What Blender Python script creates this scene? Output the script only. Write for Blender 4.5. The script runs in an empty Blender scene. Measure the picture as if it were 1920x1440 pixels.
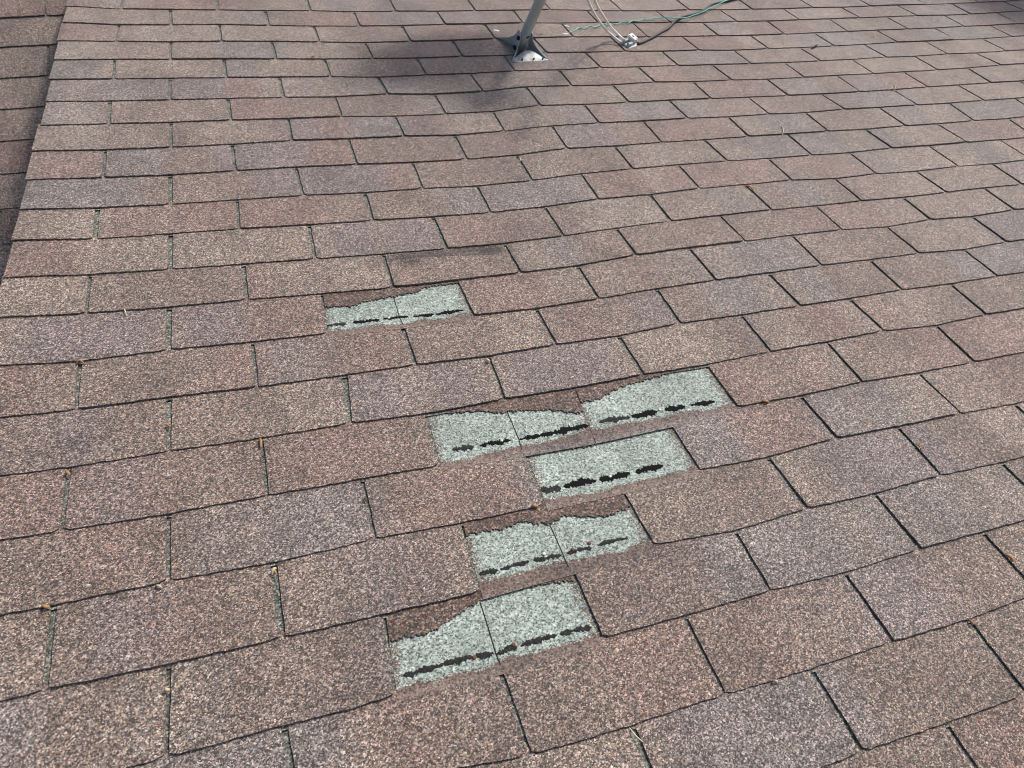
import bpy, bmesh, math, random
import numpy as np
from mathutils import Matrix, Vector
random.seed(7); rng = np.random.default_rng(11)
SC = bpy.context.scene; COL = SC.collection

BUTT = {
  0: "1547,1438 1612,1412 1766,1360 1917,1304",
  1: "993,1418 1182,1363 1280,1329 1356,1305 1519,1256 1670,1206 1812,1164 1920,1123",
  2: "318,1423 534,1363 640,1338 743,1305 1126,1200 1280,1158 1441,1111 1582,1076 1719,1033 1839,1000",
  3: "0,1320 318,1249 534,1199 640,1174 723,1154 1222,1025 1376,998 1509,958 1638,928 1759,895 1875,870 1920,858",
  4: "0,1157 103,1139 318,1093 509,1059 640,1029 703,1014 867,983 1164,919 1308,885 1439,860 1565,825 1681,803 1797,779 1900,760",
  5: "0,1017 116,999 318,967 504,933 640,909 679,901 826,876 1378,767 1499,745 1613,720 1721,702 1822,682 1920,663",
  6: "0,896 132,880 318,850 491,825 640,801 655,798 801,779 945,752 1076,731 1204,706 1323,687 1441,663 1550,644 1653,624 1754,613 1844,593 1920,581",
  7: "0,787 146,772 318,749 479,730 640,708 779,688 916,671 1041,650 1159,633 1272,610 1388,594 1497,577 1591,563 1688,547 1782,535 1866,521 1920,513",
  8: "0,690 151,682 318,660 474,645 615,629 884,595 1005,582 1120,564 1230,545 1340,529 1440,515 1538,501 1629,490 1720,478 1807,471 1883,457 1920,452",
  9: "0,600 164,592 318,580 464,566 604,554 735,543 857,529 960,517 1082,502 1191,482 1292,468 1395,456 1485,444 1576,434 1663,428 1741,415 1822,409 1898,397 1920,394",
  10: "22,524 171,519 320,509 457,499 591,489 716,480 835,470 945,460 1055,446 1155,431 1255,418 1350,407 1444,397 1529,389 1612,380 1692,373 1771,364 1845,355 1913,349",
  11: "35,455 180,452 321,442 450,433 580,425 697,417 812,410 919,402 1020,391 1121,377 1219,368 1310,357 1396,349 1482,341 1565,338 1640,329 1718,324 1794,315 1860,310 1920,303",
  12: "49,397 184,394 320,387 447,378 567,370 681,365 790,357 895,352 996,342 1090,329 1185,320 1271,312 1361,305 1440,300 1519,294 1593,289 1669,281 1741,276 1809,270 1875,265 1920,261",
  13: "61,341 195,337 321,332 440,324 555,317 667,312 774,308 874,302 960,295 1060,282 1152,277 1239,270 1320,265 1400,259 1477,254 1550,249 1624,245 1695,239 1757,235 1822,229 1890,225 1920,221",
  14: "76,287 199,285 322,280 435,274 549,267 652,264 756,259 851,257 945,249 1034,239 1122,234 1205,230 1287,225 1365,222 1440,217 1510,214 1580,208 1649,204 1717,200 1779,196 1842,191 1902,187 1920,185",
  15: "85,239 205,236 321,233 434,229 541,226 641,222 740,221 835,217 924,212 1011,201 1095,199 1177,195 1255,191 1331,188 1404,185 1475,182 1540,179 1610,175 1675,171 1737,166 1796,162 1855,158 1920,154",
  16: "95,194 207,193 320,191 428,188 532,186 627,185 720,180 815,180 904,175 987,166 1070,164 1149,162 1226,157 1299,156 1370,153 1440,151 1506,148 1570,144 1636,141 1695,137 1756,134 1814,130 1874,125 1920,122",
  17: "102,153 214,152 319,150 425,149 524,148 620,147 709,148 799,144 882,141 960,136 1049,134 1125,130 1197,128 1270,126 1336,124 1406,122 1471,120 1536,117 1597,114 1660,110 1715,108 1774,104 1830,102 1884,98 1920,96",
  18: "112,116 216,115 321,115 420,114 519,114 609,114 697,113 782,112 866,109 946,107 1024,102 1097,101 1170,99 1241,99 1309,97 1376,97 1439,94 1500,92 1562,89 1620,86 1680,82 1735,80 1790,77 1842,75 1894,71",
  19: "119,80 220,81 321,82 416,81 508,81 599,82 685,83 769,81 849,79 927,76 1001,74 1075,72 1145,72 1212,72 1280,71 1345,70 1407,69 1469,67 1527,64 1587,62 1645,59 1700,57 1752,55 1805,52 1856,50 1907,47",
  20: "127,46 224,50 321,50 412,49 504,51 589,52 674,52 754,51 835,49 907,48 979,46 1052,46 1120,45 1187,45 1256,45 1317,45 1379,43 1440,42 1497,40 1555,38 1610,36 1662,34 1717,32 1770,31 1817,29 1869,26 1919,23",
  21: "132,15 222,20 320,21 412,22 498,23 582,23 664,25 742,24 819,24 892,23 962,22 1032,21 1100,22 1165,23 1230,23 1289,21 1350,21 1410,20 1469,19 1525,17 1577,16 1632,14 1682,12 1736,11 1784,9 1831,7 1882,5 1920,2",
}
SLOT = {
  0: (4, "1182,1363,1255,1535 1519,1256,1612,1412 1812,1164,1917,1304"),
  1: (1, "534,1364,556,1500 937,1257,993,1418 1285,1162,1356,1305 1582,1077,1670,1206 1839,1000,1942,1118"),
  2: (0, "318,1250,315,1423 723,1154,743,1305 1073,1076,1126,1200 1376,998,1441,1111 1638,928,1721,1033 1875,870,1967,965"),
  3: (-1, "103,1140,88,1297 514,1059,530,1199 867,983,901,1113 1164,919,1222,1025 1439,861,1509,958 1681,803,1759,895 1899,760,1990,843"),
  4: (0, "318,967,318,1093 679,902,703,1013 985,845,1022,950 1250,792,1308,885 1499,745,1565,825 1721,702,1797,779 1920,663,2005,735"),
  5: (-1, "132,881,118,999 491,826,502,933 801,779,826,876 1078,731,1113,825 1323,688,1378,767 1550,645,1613,720 1754,613,1822,682"),
  6: (0, "318,750,318,850 647,708,656,798 916,671,945,752 1159,633,1204,706 1388,594,1441,663 1591,563,1653,624 1782,536,1845,594"),
  7: (-1, "151,683,146,772 474,645,483,730 753,610,779,688 1005,582,1041,650 1230,546,1272,610 1440,516,1497,577 1629,490,1688,547 1807,471,1866,521"),
  8: (0, "318,581,318,660 606,555,616,629 857,530,887,596 1083,503,1121,564 1293,470,1340,529 1485,445,1538,501 1663,429,1720,478 1822,409,1883,457"),
  9: (-1, "171,520,164,592 457,500,464,566 719,481,737,543 945,460,975,515 1155,431,1191,482 1350,408,1395,456 1529,389,1576,434 1692,373,1741,415 1845,356,1898,397"),
  10: (0, "321,444,321,509 580,427,592,489 812,411,837,470 1022,393,1055,446 1219,369,1256,418 1396,349,1444,397 1565,338,1612,380 1718,324,1771,364 1860,310,1913,349"),
  11: (-1, "184,394,180,452 445,379,450,433 684,365,699,417 895,352,919,402 1090,330,1121,377 1271,312,1310,357 1440,300,1482,341 1594,290,1640,329 1741,276,1794,315 1875,265,1925,300"),
  12: (0, "320,332,321,387 556,319,569,370 774,309,792,357 969,295,996,342 1152,277,1185,320 1320,265,1361,305 1477,255,1519,294 1623,246,1669,281 1759,236,1809,270 1890,225,1940,262"),
  13: (-1, "199,286,195,337 436,274,442,324 654,264,669,312 852,257,874,302 1035,239,1062,282 1206,230,1239,270 1365,222,1401,259 1510,214,1550,249 1649,205,1695,239 1779,196,1823,229 1902,187,1948,218"),
  14: (0, "321,233,322,280 541,226,548,267 740,221,757,259 924,212,945,249 1095,199,1122,234 1255,192,1288,225 1404,186,1440,217 1540,179,1581,208 1675,171,1717,200 1796,162,1842,191 1912,155,1960,181"),
  15: (-1, "207,194,205,236 428,188,434,229 629,185,641,222 815,180,835,217 987,167,1011,201 1149,162,1177,195 1299,156,1331,188 1439,152,1475,182 1570,145,1610,175 1695,138,1737,166 1814,130,1855,158"),
  16: (0, "319,151,320,191 524,149,532,186 710,148,726,180 882,142,905,175 1049,135,1070,164 1197,129,1226,157 1336,125,1370,153 1471,120,1506,148 1597,114,1636,141 1715,108,1756,134 1830,102,1874,125"),
  17: (-1, "216,116,214,152 420,114,425,149 609,114,620,147 782,113,799,144 946,108,964,136 1097,101,1125,130 1241,99,1270,126 1376,97,1406,122 1500,92,1536,117 1620,86,1660,110 1735,80,1774,104 1842,75,1884,98"),
  18: (0, "321,83,321,115 510,82,518,114 685,83,699,113 849,80,866,109 1001,75,1024,102 1145,72,1171,99 1280,72,1309,97 1407,69,1439,94 1527,65,1562,89 1645,60,1680,82 1752,55,1790,77 1856,50,1894,71"),
  19: (-1, "224,51,220,81 412,50,416,81 589,52,599,82 754,52,769,81 909,48,927,76 1052,46,1074,72 1187,46,1213,72 1317,45,1345,70 1440,43,1469,67 1555,38,1587,62 1662,34,1700,57 1770,31,1805,52 1869,26,1906,47"),
  20: (0, "320,22,322,50 498,23,504,51 664,26,674,52 819,24,835,49 962,22,979,46 1100,22,1120,45 1230,23,1256,45 1350,21,1380,43 1469,19,1497,40 1577,16,1610,36 1682,12,1717,32 1784,9,1817,29 1882,5,1919,23"),
}
POSE = [2.382143, -0.311183, 0.259017, 0.242636, -0.123453, 1.064552, 1363.0]
ZG = [  # measured sag of the roof skin in mm, rows along u (0.15 m), columns along v (0.127 m)
  [-6, -5, -3, -2, 0, 3, 5, 8, 11, 15, 19, 22, 25, 26, 25, 23, 22, 22, 22, 23, 25, 27, 29, 32, 32, 31, 28, 25, 21],
  [-4, -3, -3, -2, -1, 1, 3, 5, 7, 9, 12, 15, 17, 18, 17, 15, 15, 16, 18, 19, 21, 22, 24, 25, 26, 25, 23, 21, 18],
  [-2, -2, -2, -2, -1, -1, 0, 2, 3, 4, 6, 7, 9, 10, 9, 8, 8, 10, 13, 15, 17, 18, 18, 18, 19, 19, 19, 17, 16],
  [-1, -1, -1, -2, -2, -2, -2, -1, -1, 0, 1, 2, 3, 3, 3, 2, 4, 7, 10, 11, 13, 14, 14, 15, 15, 15, 15, 14, 13],
  [1, 0, -1, -1, -2, -3, -4, -4, -4, -4, -4, -4, -3, -3, -1, -1, 2, 5, 7, 8, 10, 11, 11, 13, 12, 11, 11, 11, 10],
  [2, 1, 0, -1, -2, -4, -5, -5, -6, -6, -7, -8, -8, -8, -6, -4, 0, 4, 4, 5, 6, 6, 7, 9, 9, 8, 8, 8, 8],
  [3, 2, 1, 0, -1, -3, -5, -6, -7, -8, -8, -10, -12, -13, -10, -8, -4, 0, 1, 1, 1, 2, 3, 4, 5, 5, 5, 6, 6],
  [4, 3, 2, 1, 0, -2, -4, -5, -7, -8, -10, -12, -14, -16, -14, -11, -8, -3, -3, -2, -3, -2, -1, 1, 1, 3, 3, 3, 4],
  [4, 3, 3, 2, 1, 0, -1, -4, -7, -7, -9, -12, -14, -17, -16, -14, -10, -6, -6, -5, -5, -4, -3, -1, 0, 1, 1, 1, 2],
  [4, 4, 4, 3, 3, 2, 1, -1, -4, -5, -7, -9, -12, -14, -14, -12, -8, -4, -4, -4, -5, -4, -3, 0, 0, 0, 0, 0, -1],
  [4, 4, 4, 4, 4, 4, 4, 2, 0, -2, -3, -4, -6, -8, -8, -6, -2, 2, 2, 1, -2, -4, -1, 1, 0, -1, -1, -2, -2],
  [4, 4, 5, 5, 6, 7, 6, 6, 4, 3, 1, 0, -1, -3, -4, -2, 1, 4, 3, 2, -1, -1, -1, 1, 0, -1, -2, -3, -4],
  [3, 4, 6, 7, 8, 8, 9, 8, 7, 6, 4, 3, 3, 0, 0, 0, 1, 3, 2, 0, 0, -1, 0, 0, -1, -3, -4, -5, -6],
  [3, 5, 6, 8, 10, 11, 10, 10, 8, 7, 5, 5, 4, 2, 1, 1, 1, 2, 1, 1, -2, -2, -2, -2, -3, -5, -5, -6, -7],
  [3, 5, 7, 9, 11, 12, 12, 10, 8, 7, 6, 5, 4, 1, 0, 0, 0, 1, 0, -1, -3, -5, -6, -5, -6, -7, -7, -7, -7],
  [3, 5, 7, 9, 11, 12, 13, 12, 10, 8, 6, 4, 2, -1, -2, -2, -1, 0, -2, -3, -5, -7, -8, -7, -8, -8, -8, -8, -8],
  [2, 5, 7, 9, 10, 12, 13, 12, 11, 9, 6, 3, 1, -1, -3, -4, -2, -2, -4, -5, -6, -9, -9, -8, -9, -9, -9, -9, -8],
  [2, 4, 6, 8, 9, 11, 11, 11, 10, 9, 6, 3, 1, -1, -3, -2, -2, -1, -4, -5, -6, -9, -10, -8, -9, -9, -9, -9, -9],
  [2, 4, 5, 7, 8, 9, 10, 10, 9, 8, 6, 4, 3, 1, -1, -1, -1, -1, -4, -4, -6, -8, -9, -8, -9, -9, -9, -9, -9],
  [2, 3, 5, 6, 7, 7, 8, 8, 8, 7, 6, 5, 3, 0, -1, -1, -1, 0, -2, -2, -4, -7, -8, -7, -8, -8, -9, -9, -9],
  [2, 3, 4, 5, 5, 6, 6, 6, 6, 5, 5, 4, 2, 0, -1, -1, -1, 1, 0, -1, -1, -4, -5, -4, -6, -7, -8, -8, -9],
  [2, 2, 3, 4, 4, 4, 4, 5, 4, 4, 4, 3, 2, 0, 0, -2, 1, 3, 1, 0, 0, -1, -2, -2, -5, -6, -7, -7, -8],
  [2, 2, 2, 3, 3, 3, 3, 3, 3, 3, 2, 2, 1, 1, 0, 0, 3, 4, 3, 3, 2, 1, 0, -1, -3, -4, -5, -6, -7],
  [1, 1, 2, 2, 2, 2, 2, 2, 2, 2, 1, 1, 1, 1, 2, 3, 5, 7, 5, 7, 5, 3, 2, 2, 0, -2, -3, -4, -5],
  [1, 1, 1, 1, 1, 1, 1, 1, 1, 1, 1, 1, 1, 2, 3, 5, 7, 8, 8, 10, 7, 5, 4, 4, 2, 0, -1, -3, -4],
  [1, 1, 0, 0, 0, 0, 0, 0, 0, 0, 0, 1, 1, 2, 4, 6, 7, 9, 10, 11, 10, 8, 6, 5, 4, 3, 1, 0, -2],
  [0, 0, 0, 0, 0, 0, 0, 0, 0, 0, 0, 1, 1, 3, 4, 6, 8, 9, 11, 12, 12, 11, 10, 9, 7, 6, 4, 2, -1],
  [0, 0, 0, 0, -1, -1, -1, -1, -1, -1, 0, 1, 1, 3, 4, 6, 7, 9, 11, 12, 13, 14, 14, 15, 12, 9, 6, 4, 1],
  [0, 0, 0, -1, -1, -1, -1, -1, -1, -1, 0, 1, 1, 3, 4, 5, 7, 9, 10, 12, 14, 15, 17, 18, 15, 12, 8, 5, 2],
  [0, 0, -1, -1, -1, -1, -1, -1, -1, -1, 0, 0, 1, 2, 3, 5, 6, 8, 10, 11, 13, 16, 17, 18, 16, 13, 10, 7, 4],
  [0, -1, -1, -1, -1, -1, -1, -1, -1, -1, 0, 0, 1, 2, 3, 4, 5, 7, 9, 11, 13, 15, 16, 16, 16, 14, 11, 8, 5],
  [-1, -1, -1, -1, -1, -1, -1, -1, -1, -1, 0, 0, 1, 2, 2, 4, 5, 6, 8, 9, 11, 13, 14, 14, 14, 13, 11, 9, 7],
  [-1, -1, -1, -1, -1, -1, -1, -1, -1, -1, 0, 0, 1, 1, 2, 3, 4, 5, 7, 8, 9, 11, 12, 12, 12, 12, 11, 9, 8],
  [-1, -1, -1, -1, -1, -1, -1, -1, -1, -1, 0, 0, 0, 1, 2, 2, 3, 4, 5, 6, 7, 8, 9, 10, 10, 10, 10, 10, 9],
  [-1, -1, -1, -1, -1, -1, -1, -1, -1, 0, 0, 0, 0, 1, 1, 2, 2, 3, 4, 5, 5, 6, 7, 7, 8, 9, 9, 10, 11],
]

# ------------------------------------------------------------------ camera, sky, sun, exposure
T, E = .3048, .127                       # tab width and exposure of a three-tab shingle
PITCH = math.radians(12)
MR = Matrix.Translation((0, 0, 3.2)) @ Matrix.Rotation(PITCH, 4, 'X')   # roof skin coordinates -> world
w_, C_, F_ = np.array(POSE[:3]), np.array(POSE[3:6]), POSE[6]
def rod(w):
    t = np.linalg.norm(w); k = w/t
    K = np.array([[0, -k[2], k[1]], [k[2], 0, -k[0]], [-k[1], k[0], 0]])
    return np.eye(3) + math.sin(t)*K + (1-math.cos(t))*K@K
RC = rod(w_)
cam = bpy.data.cameras.new('camera'); co = bpy.data.objects.new('camera', cam); COL.objects.link(co)
cam.sensor_width = 36; cam.lens = F_/1920*36; cam.clip_start = .02; cam.clip_end = 3000
m = Matrix.Identity(4)
for r in range(3):
    m[r][0], m[r][1], m[r][2], m[r][3] = RC[0][r], -RC[1][r], -RC[2][r], C_[r]
co.matrix_world = MR @ m
SC.camera = co
SUN = Vector((.52, .31, .80)).normalized()          # towards the sun, roof coordinates
SW = (MR.to_3x3() @ SUN).normalized()
W = bpy.data.worlds.new('World'); SC.world = W; W.use_nodes = True
nt = W.node_tree; sky = nt.nodes.new('ShaderNodeTexSky'); sky.sky_type = 'NISHITA'; sky.sun_disc = False
sky.sun_elevation = math.asin(SW.z); sky.sun_rotation = math.atan2(SW.x, SW.y)
sky.air_density = 1.0; sky.dust_density = 4.0; sky.ozone_density = .6
bg = nt.nodes['Background']; bg.inputs[1].default_value = .15
nt.links.new(sky.outputs[0], bg.inputs[0])
sl = bpy.data.lights.new('sun', 'SUN'); sl.energy = 3.2; sl.angle = math.radians(8); sl.color = (1, .95, .88)
so = bpy.data.objects.new('sun', sl); COL.objects.link(so); so.matrix_world = SW.to_track_quat('Z', 'Y').to_matrix().to_4x4()
SC.view_settings.view_transform = 'Standard'; SC.view_settings.look = 'None'
SC.view_settings.gamma = 1; SC.view_settings.exposure = -0.08
SC.cycles.pixel_filter_type = 'BLACKMAN_HARRIS'; SC.cycles.filter_width = 1.05

# ------------------------------------------------------------------ roof skin: sag field, pixel -> roof point
Z = np.array(ZG)/1000.0
def zf(u, v):
    a = np.clip((np.asarray(u, float)+.45)/.15, 0, Z.shape[0]-1.001); b = np.clip((np.asarray(v, float)+.381)/.127, 0, Z.shape[1]-1.001)
    i = a.astype(int); j = b.astype(int); a = a-i; b = b-j
    a = a*a*(3-2*a)*.5+a*.5; b = b*b*(3-2*b)*.5+b*.5
    return Z[i, j]*(1-a)*(1-b)+Z[i+1, j]*a*(1-b)+Z[i, j+1]*(1-a)*b+Z[i+1, j+1]*a*b
def at(x, y, h=0.0):
    """point of the roof skin (lifted by h) seen at photo pixel x, y"""
    d = np.array([(x-960)/F_, (y-720)/F_, 1.0])@RC
    z = h
    for _ in range(6):
        P = C_+d*((z-C_[2])/d[2]); z = float(zf(P[0], P[1]))+h
    return P
TH = .0042                                # shingle thickness with its slight curl

# course lines
def parse(s, n): return [tuple(float(a) for a in t.split(',')) for t in s.split()]
NLO, NHI = -13, 23
slots = {}; butt_pts = {}
for i, s in BUTT.items(): butt_pts[i] = [tuple(at(x, y)[:2]) for x, y in parse(s, 2)]
for i, (m0, s) in SLOT.items():
    for k, (xt, yt, xb, yb) in enumerate(parse(s, 4)):
        a, b = at(xt, yt), at(xb, yb)
        slots.setdefault(i, {})[m0+2*k] = (a[0], a[1], b[0], b[1])
for i, d in slots.items():
    for mm, (ut, vt, ub, vb) in d.items():
        if i in butt_pts: butt_pts[i].append((ub, vb))
UMIN, UMAX = -.313, 7.4
def jit(a): return (random.random()-.5)*2*a
for i in range(NLO, NHI+1):
    d = slots.setdefault(i, {})
    ks = sorted(d); off = 0
    m0 = 0 if i % 2 == 0 else -1
    drift = (d[ks[-1]][2]-ks[-1]*T/2) if ks else jit(.003)
    for mm in range(m0, 50, 2):
        if mm in d: continue
        dr = drift*max(0, 1-(mm-ks[-1])/8) if ks and mm > ks[-1] else jit(.003)
        u = mm*T/2+dr
        if u < UMIN+.03 or u > UMAX: continue
        d[mm] = (u+jit(.002), (i+1)*E, u, i*E)
def make_butt(i):
    pts = sorted(butt_pts.get(i, []))
    xs = []; ys = []
    if pts:
        for u, v in pts:
            if xs and u-xs[-1] < .012: ys[-1] = (ys[-1]+v)/2; continue
            xs.append(u); ys.append(v)
        e0, e1 = ys[0], ys[-1]
        if xs[0] > UMIN+.35: xs = [UMIN, xs[0]-.3]+xs; ys = [i*E, i*E]+ys
        xs += [xs[-1]+.6, 9]; ys += [i*E+(e1-i*E)*.3, i*E]
    else:
        xs = list(np.arange(UMIN, 9, .3)); ys = [i*E+jit(.0015) for _ in xs]
    xs = np.array(xs); ys = np.array(ys)
    return lambda u: np.interp(u, xs, ys)
butt = {i: make_butt(i) for i in range(NLO, NHI+3)}

# ------------------------------------------------------------------ granule colour blends (albedo, with some cast shadow painted in)
def _mute(c, m=(.196, .148, .129), k=.50, g=.90): return tuple((m[j]+(c[j]-m[j])*k)*g for j in range(3))
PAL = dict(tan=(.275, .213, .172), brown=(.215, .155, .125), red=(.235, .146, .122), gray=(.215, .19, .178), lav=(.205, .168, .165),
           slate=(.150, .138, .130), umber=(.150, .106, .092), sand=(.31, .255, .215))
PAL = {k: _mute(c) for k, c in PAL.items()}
TINTS = '''gray 1390 400;gray 1500 355;gray 980 350;gray 1060 370;gray 1640 320;gray 1700 215;slate 1850 290;slate 1640 250;gray 640 18;gray 700 250
lav 560 232;gray 480 40;lav 660 440;lav 780 440;gray 880 390;lav 700 720;lav 850 720;lav 1000 690;lav 1100 680;gray 530 1000;gray 440 990;gray 620 985;lav 100 640;lav 230 620;lav 400 600
gray 60 370;gray 150 375;gray 90 175;gray 210 172;gray 1560 780;gray 1650 760;gray 1650 970;gray 1750 940;gray 1430 1330;gray 1520 1320;gray 1350 1340;gray 1080 212;gray 1200 215;slate 860 195;slate 960 205;slate 1890 415
gray 1300 110;gray 1360 105;gray 1510 165;gray 1620 150;red 180 60;red 120 60;red 150 310;red 110 305;red 370 425;red 250 425;brown 650 60;red 860 430;red 930 425;red 1120 118;red 1200 115;red 1160 150;red 1260 148;red 1350 170;red 1400 175;red 1290 240;red 1340 240
red 1520 300;red 1590 290;red 1180 345;red 1150 350;red 1500 700;red 1400 720;red 980 545;red 930 560;red 1080 600;brown 1150 590;brown 760 860;red 700 850;red 900 900;red 820 910;red 300 900;brown 400 870;red 560 850;red 620 840;red 200 1050;brown 80 1040
umber 1200 1080;brown 1340 1180;red 1420 1190;brown 1500 1160;red 1780 620;brown 1700 700;red 1620 560;red 590 600;red 520 610;red 1850 50;red 1900 85;umber 1915 60;tan 300 480;tan 200 500;tan 260 200;sand 150 200;tan 400 140;sand 150 260;tan 250 265;tan 700 170;tan 620 170;sand 520 180
tan 1250 480;tan 1000 490;tan 1150 520;tan 1450 600;tan 1480 560;tan 1700 570;tan 560 550;tan 700 540;brown 800 330;brown 900 320;umber 950 325;brown 1000 410;umber 960 410;brown 1060 420;brown 820 520;brown 900 500;sand 1100 390;sand 1180 380;tan 1280 385;sand 1230 290
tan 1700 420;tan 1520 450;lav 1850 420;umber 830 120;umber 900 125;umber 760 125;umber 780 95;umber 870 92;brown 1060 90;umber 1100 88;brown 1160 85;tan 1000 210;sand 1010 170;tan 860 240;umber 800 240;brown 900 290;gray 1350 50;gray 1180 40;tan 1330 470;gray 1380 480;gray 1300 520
umber 1250 1060;brown 1100 1330;gray 1640 1120;brown 1800 1120;lav 1700 1080;brown 1850 760;umber 1800 800;tan 1850 900;gray 1900 950;brown 1000 1350;brown 860 1380;umber 950 1330;red 760 1330;brown 1420 960;tan 1500 900;umber 1380 900;gray 560 700;brown 600 690;red 700 650;brown 880 640;brown 1300 590;umber 1400 640
brown 430 1100;red 330 1110;tan 640 1090;lav 700 1040;umber 780 1070;lav 120 820;brown 60 850;brown 500 850;brown 450 960;red 150 920;lav 220 900;brown 1200 760;umber 640 1240;brown 600 1330;brown 500 1330;tan 300 1380;brown 150 1390;brown 100 1230;lav 250 1200;tan 200 80;sand 140 110;tan 250 115;sand 300 60;sand 230 20'''
ov = {}  # some umber and slate marks left of the mast paint in the dish's shadow
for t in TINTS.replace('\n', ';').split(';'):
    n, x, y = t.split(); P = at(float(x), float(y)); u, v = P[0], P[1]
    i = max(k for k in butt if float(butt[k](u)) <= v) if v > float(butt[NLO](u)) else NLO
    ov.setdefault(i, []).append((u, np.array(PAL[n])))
STAINS = []      # u, v, ru, rv, amount: dirt and damp marks
for x, y, ru, rv, a in ((755, 488, .05, .009, .6), (860, 476, .13, .008, .62), (930, 472, .05, .015, .65), (770, 497, .025, .012, .55), (1700, 640, .1, .03, .12), (180, 830, .08, .02, .16),
                        (200, 740, .05, .02, .12), (1400, 1130, .03, .02, .2), (620, 740, .09, .03, .13), (540, 800, .06, .02, .13), (300, 720, .05, .03, .12), (1590, 205, .07, .03, .16), (1560, 245, .05, .04, .16), (1060, 1075, .10, .008, .3), (740, 245, .1, .02, .12), (1110, 560, .1, .03, .1)):
    P = at(x, y); STAINS.append((P[0], P[1], ru, rv, a))
def course_noise(seed):
    r = random.Random(seed); xs = [-6]; cols = []
    names = ['tan', 'brown', 'red', 'gray', 'lav', 'brown', 'tan', 'red', 'brown', 'tan']
    while xs[-1] < 9: xs.append(xs[-1]+r.uniform(.10, .36)); cols.append(np.array(PAL[r.choice(names)])*r.uniform(.92, 1.08))
    cols.append(cols[-1]); cols = np.array(cols); xs = np.array(xs)
    def fn(u):
        return np.stack([np.interp(u, np.stack([xs[:-1]+.03, xs[1:]-.03], 1).ravel(), np.repeat(cols[:-1, c], 2)) for c in range(3)], -1)
    return fn
cn = {}
def blend(i, u, v, seed=0):
    key = (seed, i)
    if key not in cn: cn[key] = course_noise(1000*seed+i*17+5)
    c = cn[key](u)
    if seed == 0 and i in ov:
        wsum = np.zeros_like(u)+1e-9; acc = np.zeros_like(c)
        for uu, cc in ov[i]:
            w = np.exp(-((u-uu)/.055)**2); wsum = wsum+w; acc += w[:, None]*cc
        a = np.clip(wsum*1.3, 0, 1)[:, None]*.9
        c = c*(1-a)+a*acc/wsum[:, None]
    if seed == 0:
        for su, sv, ru, rv, am in STAINS:
            g = am*np.exp(-((u-su)/ru)**2-((v-sv)/rv)**2)
            c = c*(1-g)[:, None]
    return c

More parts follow.
